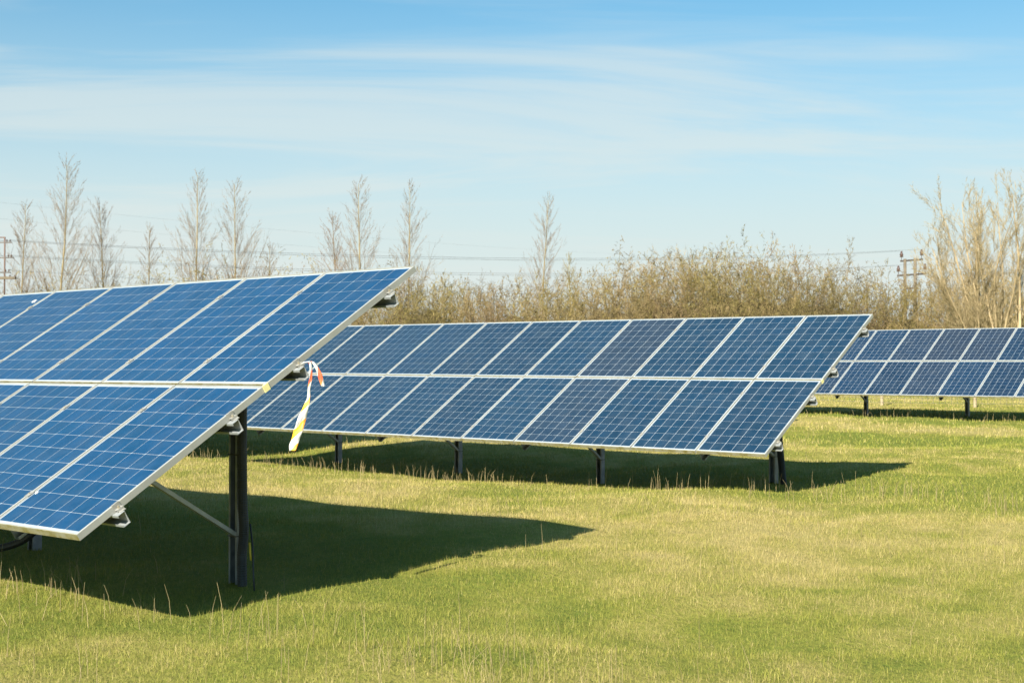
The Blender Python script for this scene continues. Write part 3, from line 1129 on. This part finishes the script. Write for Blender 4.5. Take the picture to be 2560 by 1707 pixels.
def poplar(label, px, top, halfw, depth, seed, tint=(0.23, 0.18, 0.09), twig=(0.185, 0.14, 0.098), group='bare poplars along the field edge'):
    h = zat(top, depth)
    w = halfw / FPX * depth
    P_ = dict(POPLAR)
    P_['ratio'] = (min(0.66, 2.6 * w / h + 0.14), 0.28, 0.70)
    gr = Grow(seed)
    gr.branch(Vector((0, 0, -0.3)), Vector((gr.r.gauss(0, 0.02), gr.r.gauss(0, 0.02), 1)), h + 0.3, 0.0058 * h + 0.015, 0, P_)
    for _ in range(gr.r.randint(3, 6)):                  # long side stems reaching up beside the leader
        a_ = gr.r.uniform(0, 6.28); l_ = gr.r.uniform(0.28, 0.66); z0 = h * gr.r.uniform(0.12, 0.32)
        gr.branch(Vector((0, 0, z0)), Vector((math.cos(a_) * l_, math.sin(a_) * l_, 1)).normalized(), h * gr.r.uniform(0.36, 0.52), 0.0022 * h + 0.010, 1, P_)
    tree('poplar_tree', label, 'tree', group, px, depth, gr.seg, tint, twig)


poplar('slim bare poplar right beside the power pole at the left edge', 45, 522, 38, 98, 101)
poplar('tallest bare poplar, far left, towering over the near table', 141, 422, 62, 96, 102)
poplar('bushy bare poplar, third from the left, with low side stems', 256, 528, 56, 100, 103, twig=(0.165, 0.12, 0.08))
poplar('small thin bare poplar standing alone, fourth from the left', 365, 585, 32, 106, 104)
poplar('tall bare poplar with straight pale trunk, left one of the close pair', 483, 447, 52, 98, 105)
poplar('tall bare poplar, right one of the close pair', 584, 474, 58, 99, 106)
poplar('low bare poplar sapling right of the close pair of poplars', 666, 628, 36, 110, 107, group='bare saplings')
poplar('reddish bare poplar sapling left of the forked poplar, above the near table', 834, 548, 42, 104, 108, (0.21, 0.15, 0.08), (0.185, 0.125, 0.085))
poplar('tall bare poplar with forked side stem, above the near table corner', 903, 470, 56, 100, 109)
poplar('tall bare poplar just left of the near table upper corner', 1016, 477, 42, 101, 110)
poplar('lone bare poplar rising out of the hedge in the middle', 1350, 510, 44, 104, 111)
poplar('short yellowish bare tree poking from the hedge beside the lone poplar', 1430, 648, 28, 97, 112, (0.27, 0.21, 0.05), (0.20, 0.165, 0.07), 'bare saplings')

# bushy trees standing out of the hedge, forking low
FORK = dict(n=(4, 5, 4, 1), jit=(0.05, 0.13, 0.16, 0.12), up=(0.05, 0.05, 0.05, 0.02), start=(1, 1, 0), kids=(4.6, 3.0, 3.2), ratio=(0.85, 0.46, 0.48), taper=(0.35, 0.5, 0.3),
            ang=(36, 28, 24), rr=(0.5, 0.5, 0.5), rmin=0.0068)


def forked(label, px, top, depth, seed, tint, twig, spread=36):
    h = zat(top, depth)
    P_ = dict(FORK); P_['ang'] = (spread, 38, 38)
    gr = Grow(seed)
    gr.branch(Vector((0, 0, -0.3)), Vector((0, 0, 1)), h * 0.62, 0.02 * h, 0, P_)
    mz = max(s_[1].z for s_ in gr.seg)
    k = h / mz
    gr.seg = [(s_[0] * k, s_[1] * k, s_[2], s_[3], s_[4]) for s_ in gr.seg]
    tree('hedge_tree', label, 'tree', 'bare trees standing out of the hedge', px, depth, gr.seg, tint, twig)


TAN, TANT = (0.25, 0.19, 0.09), (0.22, 0.165, 0.08)
forked('small bare tree at the left foot of the hedge rise', 1560, 640, 92, 201, TAN, TANT)
forked('bare tan tree left of the highest tree in the hedge', 1622, 632, 91, 202, (0.27, 0.20, 0.08), (0.24, 0.175, 0.075))
forked('highest bare tan tree in the hedge, broad crowned', 1702, 606, 93, 203, TAN, TANT, 44)
forked('bare tree between the highest hedge tree and the grey one', 1800, 618, 94, 204, TAN, TANT, 40)
forked('grey bare tree on the right slope of the hedge rise', 1890, 634, 95, 205, (0.17, 0.14, 0.08), (0.16, 0.13, 0.08), 42)
forked('dark rounded bare tree closing the hedge rise on the right', 2035, 646, 97, 206, (0.14, 0.115, 0.065), (0.145, 0.12, 0.07), 46)
forked('dark rounded bare tree behind the hedge left of the lone poplar', 1243, 680, 108, 207, (0.14, 0.125, 0.085), (0.145, 0.125, 0.09), 48)
forked('bare bushy tree behind the near table upper corner', 1085, 690, 88, 208, (0.24, 0.19, 0.075), (0.21, 0.17, 0.075), 42)

forked('low bare bushy tree in the hedge beside the short yellowish tree', 1490, 690, 90, 209, TAN, TANT, 46)
forked('bare rounded tree in the hedge between the grey tree and the dark one', 1962, 652, 92, 210, (0.20, 0.155, 0.07), (0.185, 0.145, 0.065), 48)
forked('broad bare tree on top of the hedge rise right of the highest one', 1750, 612, 96, 211, (0.22, 0.17, 0.08), (0.20, 0.15, 0.075), 48)
forked('low bare tree ending the hedge rise left of the right power pole', 2105, 690, 92, 212, (0.19, 0.15, 0.065), (0.18, 0.14, 0.06), 46)

# willows: many limbs fanning out of one stool
WILLOW = dict(n=(8, 6, 4, 1), jit=(0.07, 0.11, 0.13, 0.12), up=(0.010, 0.05, 0.04, 0.02), start=(2, 1, 0), kids=(3.8, 2.5, 2.8), ratio=(0.36, 0.36, 0.60), taper=(0.5, 0.5, 0.3),
              ang=(24, 20, 18), rr=(0.36, 0.45, 0.5), rmin=0.0040)


def willow(label, px, depth, limbs, seed, tint, twig):
    gr = Grow(seed)
    for (dx, dy, L, r0) in limbs:
        gr.branch(Vector((dx * 0.25, dy * 0.25, -0.2)), Vector((dx if dx > 0 else dx * 0.86, dy, 1)).normalized(), L * 0.97, r0 * 0.66, 0, WILLOW)
    tree('willow_tree', label, 'tree', 'bare willows', px, depth, gr.seg, tint, twig)


rw = random.Random(5)
limbs = [(-1.25, 0.1, 3.4, 0.07), (-0.66, -0.2, 6.4, 0.09), (-0.50, 0.2, 8.3, 0.12), (-0.5, -0.3, 8.6, 0.10), (-0.34, 0.1, 9.4, 0.13), (-0.2, -0.1, 9.6, 0.12), (-0.05, 0.3, 9.9, 0.12), (0.12, -0.2, 9.2, 0.12), (0.25, 0.2, 8.0, 0.10), (-0.5, 0.6, 7.5, 0.09), (-0.42, -0.5, 8.4, 0.09), (-0.28, 0.4, 9.3, 0.10), (-0.12, -0.35, 9.6, 0.10), (0.05, 0.1, 9.8, 0.11), (0.38, -0.3, 8.6, 0.09), (-0.48, 0.0, 7.6, 0.09), (0.0, -0.55, 8.5, 0.1), (-0.8, 0.3, 4.4, 0.07)]
willow('large bare pale willow fanning out behind the farthest table', 2476, 66, limbs, 301, (0.31, 0.24, 0.135), (0.25, 0.198, 0.105))
limbs = [(0.05, 0.0, 9.7, 0.16), (0.22, 0.1, 9.5, 0.15), (0.42, -0.1, 9.0, 0.14), (0.7, 0.2, 8.2, 0.12), (0.95, -0.1, 7.5, 0.12), (1.2, 0.2, 6.8, 0.1), (-0.12, 0.2, 8.2, 0.10), (0.5, 0.5, 8.0, 0.1)]
willow('bare willow cut by the right edge, with thick pale limbs', 2530, 64, limbs, 302, (0.34, 0.262, 0.15), (0.25, 0.198, 0.105))

# hedge: a continuous thicket nobody could count stems in
prof_x = [-500, 0, 300, 420, 640, 760, 950, 1040, 1150, 1235, 1300, 1400, 1440, 1485, 1540, 1610, 1680, 1780, 1860, 1930, 1970, 2030, 2080, 2120, 2160, 2220, 2290, 2380, 2480, 2600, 3200]
prof_y = [730, 735, 725, 715, 712, 718, 705, 700, 715, 708, 712, 705, 738, 712, 690, 682, 668, 655, 660, 664, 672, 668, 684, 706, 720, 728, 722, 712, 708, 705, 705]
THICK = dict(n=(5, 4, 3, 1), jit=(0.10, 0.16, 0.2, 0.2), up=(0.05, 0.05, 0.03, 0.0), start=(0, 0, 0), kids=(1.9, 1.7, 2.4), ratio=(0.44, 0.48, 0.5), taper=(0.45, 0.4, 0.3),
             ang=(36, 42, 45), rr=(0.6, 0.6, 0.6), rmin=0.009)
hues = [(0.176, 0.130, 0.060), (0.194, 0.146, 0.066), (0.156, 0.126, 0.045), (0.166, 0.118, 0.064), (0.180, 0.142, 0.050), (0.142, 0.112, 0.058)]
protos = []
for k in range(9):
    gr = Grow(400 + k)
    for q in range(9):
        a_ = gr.r.uniform(0, 6.28); l_ = gr.r.uniform(0.05, 0.62)
        gr.branch(Vector((gr.r.uniform(-0.5, 0.5), gr.r.uniform(-0.4, 0.4), -0.1)), Vector((math.cos(a_) * l_, math.sin(a_) * l_, 1)).normalized(), gr.r.uniform(2.6, 4.0), 0.035, 0, THICK)
    p0, p1, r0, r1, lv = seg_arrays(gr.seg)
    zmax = np.percentile(p1[:, 2], 91)
    protos.append((p0 / zmax, p1 / zmax, r0, r1, lv))
HV, HL, HC, HT = [], [], [], []
base = 0
for row, (dep, dstep) in enumerate(((84, 1.15), (88, 1.25), (93, 1.5))):
    px = -420.0
    while px < 3050:
        d_ = dep + RNG.uniform(-1.3, 1.3)
        x = at(px, d_)
        py = np.interp(px, prof_x, prof_y) + (28 if px < 1500 else 14 if px < 2060 else 12) + RNG.normal(0, 9) + (26, 8, 0)[row] * RNG.uniform(0.3, 1.6)
        thin = px < 960
        if thin:
            brush = 390 < px < 690 or 730 < px < 950 or 200 < px < 300
            py += (0, 0, -(75 if brush else 25) * RNG.random())[row]
        h = max(1.3, zat(py, d_) - gz(x, d_))
        p0, p1, r0, r1, lv = protos[RNG.integers(len(protos))]
        a_ = RNG.uniform(0, 6.28)
        rotm = np.array([[math.cos(a_), -math.sin(a_), 0], [math.sin(a_), math.cos(a_), 0], [0, 0, 1]])
        sc = np.array([h * 0.92, h * 0.75, h])
        keep = RNG.random(len(p0)) < ((0.72, 0.60, 0.62)[row] * (0.5 if thin else 1.0))
        q0 = (p0[keep] * sc) @ rotm.T + (x, d_, gz(x, d_)); q1 = (p1[keep] * sc) @ rotm.T + (x, d_, gz(x, d_))
        hue = np.array(hues[RNG.integers(len(hues))]) * RNG.uniform(0.8, 1.2)
        lvk = lv[keep]
        for sel, v, f in branch_parts(q0, q1, r0[keep] * (1.1, 1.5, 1.8)[row], r1[keep] * (1.1, 1.5, 1.8)[row], lvk, 3):
            HV.append(v); HL.append((f + base).ravel()); HC.append(np.full(len(f), f.shape[1]))
            c = hue[None, :] * RNG.uniform(0.88, 1.12, (int(sel.sum()), 1))
            HT.append(np.repeat(c, len(f) // sel.sum(), axis=0))
            base += len(v)
        px += dstep * RNG.uniform(0.75, 1.3) / d_ * FPX
# solid core added to the thicket: lumpy bank, dark colour standing in for twig shade
bx_ = np.arange(-45, 60, 0.35)
nb = 16
rows_ = []
for i in range(nb):
    u = i / (nb - 1)
    a_ = math.pi * u
    dep0 = 91.5
    pxs = bx_ / dep0 * FPX + 1280
    hh = zat(np.interp(pxs, prof_x, prof_y) + 60, dep0) * 0.82
    hh = np.where(pxs < 960, hh * 0.62, hh)
    lump = 0.72 + 0.5 * fbm(bx_ / 1.3, np.full(len(bx_), i * 0.55), 91, 4)
    yy = dep0 - math.cos(a_) * 2.6 * (0.7 + 0.6 * fbm(bx_ / 0.9, np.full(len(bx_), i * 0.7 + 40), 93, 4))
    rows_.append(np.stack([bx_, yy, 0.25 + hh * math.sin(a_) ** 0.75 * lump], 1))
bank = np.array(rows_)
nbx = len(bx_)
q_ = (np.arange(nb - 1)[:, None] * nbx + np.arange(nbx - 1)[None, :]).ravel()
bf = np.stack([q_, q_ + 1, q_ + nbx + 1, q_ + nbx], 1)
HV.append(bank.reshape(-1, 3)); HL.append((bf + base).ravel()); HC.append(np.full(len(bf), 4))
HT.append(np.array([0.135, 0.102, 0.048])[None, :] * RNG.uniform(0.6, 1.25, (len(bf), 1)))
base += bank.shape[0] * bank.shape[1]
hv_ = np.concatenate(HV)
print('hedge faces', sum(len(c) for c in HC))
hedge = link('hedge_thicket', bulk_mesh('hedge_thicket', hv_, np.concatenate(HL), np.concatenate(HC), M['bark'], np.concatenate(HT)))
tag(hedge, 'long leafless tan and olive hedge thicket across the field end', 'hedge', kind='stuff')

# ------------------------------------------------------------------ grass
GREEN = np.array([[0.195, 0.203, 0.031], [0.235, 0.230, 0.041], [0.27, 0.245, 0.056], [0.148, 0.172, 0.027]])
STRAW = np.array([[0.40, 0.315, 0.13], [0.35, 0.28, 0.10], [0.45, 0.36, 0.165], [0.32, 0.265, 0.09]])


def blades(n, y_lo, y_hi, pw, hgt, width, bent, smul=1.0):
    # density falls off with distance as y**-pw
    e = 2 - pw
    u = RNG.random(n)
    y = (y_lo ** e + u * (y_hi ** e - y_lo ** e)) ** (1 / e)
    x = RNG.uniform(-1, 1, n) * (0.40 * y + 0.9)
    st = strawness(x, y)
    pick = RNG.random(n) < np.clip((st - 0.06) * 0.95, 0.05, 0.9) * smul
    clump = fbm(x / 0.35, y / 0.35, 77, 3)
    h = hgt * RNG.uniform(0.45, 1.25, n) * (0.55 + 0.95 * clump) * np.where(pick, 1.15, 1.0)
    w = width * (y / 7.0) ** 0.82 * RNG.uniform(0.7, 1.3, n) * np.where(pick, 0.75, 1.0)
    c = np.where(pick[:, None], STRAW[RNG.integers(0, 4, n)], GREEN[RNG.integers(0, 4, n)])
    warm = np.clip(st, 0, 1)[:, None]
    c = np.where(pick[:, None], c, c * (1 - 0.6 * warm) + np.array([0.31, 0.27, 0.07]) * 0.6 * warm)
    c = c * RNG.uniform(0.8, 1.2, (n, 1))
    z = height(x, y) - 0.008
    a_ = RNG.uniform(0, 2 * math.pi, n)
    wx, wy = np.cos(a_) * w / 2, np.sin(a_) * w / 2
    la = RNG.uniform(0, 2 * math.pi, n)
    lean = h * np.minimum(np.abs(RNG.normal(0, bent, n)), 1.6)
    lx, ly = np.cos(la) * lean, np.sin(la) * lean
    zt = z + np.sqrt(np.maximum(h ** 2 - lean ** 2, (0.25 * h) ** 2))
    return x, y, z, wx, wy, lx, ly, zt, h, c


def blades_fine(*a_):
    x, y, z, wx, wy, lx, ly, zt, h, c = blades(*a_)
    n = len(x)
    zm = z + (zt - z) * 0.6
    v = np.stack([np.stack([x - wx, y - wy, z], 1), np.stack([x + wx, y + wy, z], 1),
                  np.stack([x + lx * .35 + wx * .75, y + ly * .35 + wy * .75, zm], 1), np.stack([x + lx * .35 - wx * .75, y + ly * .35 - wy * .75, zm], 1),
                  np.stack([x + lx, y + ly, zt], 1)], 1).reshape(-1, 3)
    b_ = (np.arange(n) * 5)[:, None]
    loops = np.concatenate([b_ + [0, 1, 2, 3], b_ + [3, 2, 4]], 1).ravel()
    counts = np.tile([4, 3], n)
    return v, loops, counts, np.repeat(c, 2, axis=0)


def blades_tri(*a_):
    x, y, z, wx, wy, lx, ly, zt, h, c = blades(*a_)
    n = len(x)
    v = np.stack([np.stack([x - wx, y - wy, z], 1), np.stack([x + wx, y + wy, z], 1), np.stack([x + lx, y + ly, zt], 1)], 1).reshape(-1, 3)
    return v, np.arange(3 * n), np.full(n, 3), c


chunks = [blades_fine(130000, 5.6, 8.2, 1.5, 0.042, 0.0019, 1.3),
          blades_tri(440000, 8.0, 15.0, 1.5, 0.042, 0.0021, 1.25),
          blades_tri(300000, 14.5, 28.0, 1.5, 0.052, 0.0029, 1.05),
          blades_tri(140000, 27.0, 75.0, 1.5, 0.075, 0.0046, 0.6)]
V_, L_, C_, T_ = [], [], [], []
base = 0
for v, l, c, tnt in chunks:
    V_.append(v); L_.append(l + base); C_.append(c); T_.append(tnt); base += len(v)
gr_o = link('grass', bulk_mesh('grass', np.concatenate(V_), np.concatenate(L_), np.concatenate(C_), M['blade'], np.concatenate(T_)))
tag(gr_o, 'rough short meadow grass, green mixed with dry straw, over the whole field', 'grass', kind='stuff')

# dry flower stalks standing above the sward, thicker along the table edges
sv, sf, stn = [], [], []
rs = random.Random(21)
cnt = 0
SX, SY = [], []
while cnt < 1000:
    y = 6.0 + 34 * rs.random() ** 1.2
    x = rs.uniform(-1, 1) * (0.4 * y + 0.6)
    b_ = x * B_ROW[0] + y * B_ROW[1]
    w_ = 0.005
    for b0 in (4.55, 14.75, 34.2):
        w_ += (0.5 if b0 < 5 else 1.0) * math.exp(-((b_ - (b0 + 0.75)) / 0.4) ** 2) + 0.06 * math.exp(-((b_ - (b0 - 2.5)) / 1.6) ** 2)
    if fbm(np.array([x / 0.8]), np.array([y / 0.8]), 55, 2)[0] < 0.47:
        w_ *= 0.2
    if rs.random() > w_:
        continue
    cnt += 1
    h = rs.uniform(0.13, 0.27) * (1.35 if rs.random() < 0.15 else 1)
    th = 0.0013 * (y / 7) ** 0.7 + 0.0005
    z = gz(x, y)
    a_ = rs.uniform(0, 6.28); le = abs(rs.gauss(0, 0.28))
    dx, dy = math.cos(a_) * le * h, math.sin(a_) * le * h
    pts = [Vector((x, y, z - 0.02)), Vector((x + dx * 0.35, y + dy * 0.35, z + h * 0.55)), Vector((x + dx, y + dy, z + h * (1 - 0.25 * le)))]
    k0 = len(sv)
    for i, p in enumerate(pts):
        rr = th * (1.0, 0.9, 0.55)[i]
        for q in range(3):
            sv.append((p.x + math.cos(q * 2.094) * rr, p.y + math.sin(q * 2.094) * rr, p.z))
    k_ = rs.uniform(0.7, 1.15); col = (0.36 * k_, 0.285 * k_, 0.14 * k_)
    for i in range(2):
        for q in range(3):
            q2 = (q + 1) % 3
            sf.append((k0 + i * 3 + q, k0 + i * 3 + q2, k0 + i * 3 + 3 + q2, k0 + i * 3 + 3 + q)); stn.append(col)
me = bulk_mesh('dry_stalks', np.array(sv), np.array(sf).ravel(), np.full(len(sf), 4), M['straw'], np.array(stn))
tag(link('dry_stalks', me), 'thin dry brown stalks standing above the grass along the tables', 'dry stalks', kind='stuff')
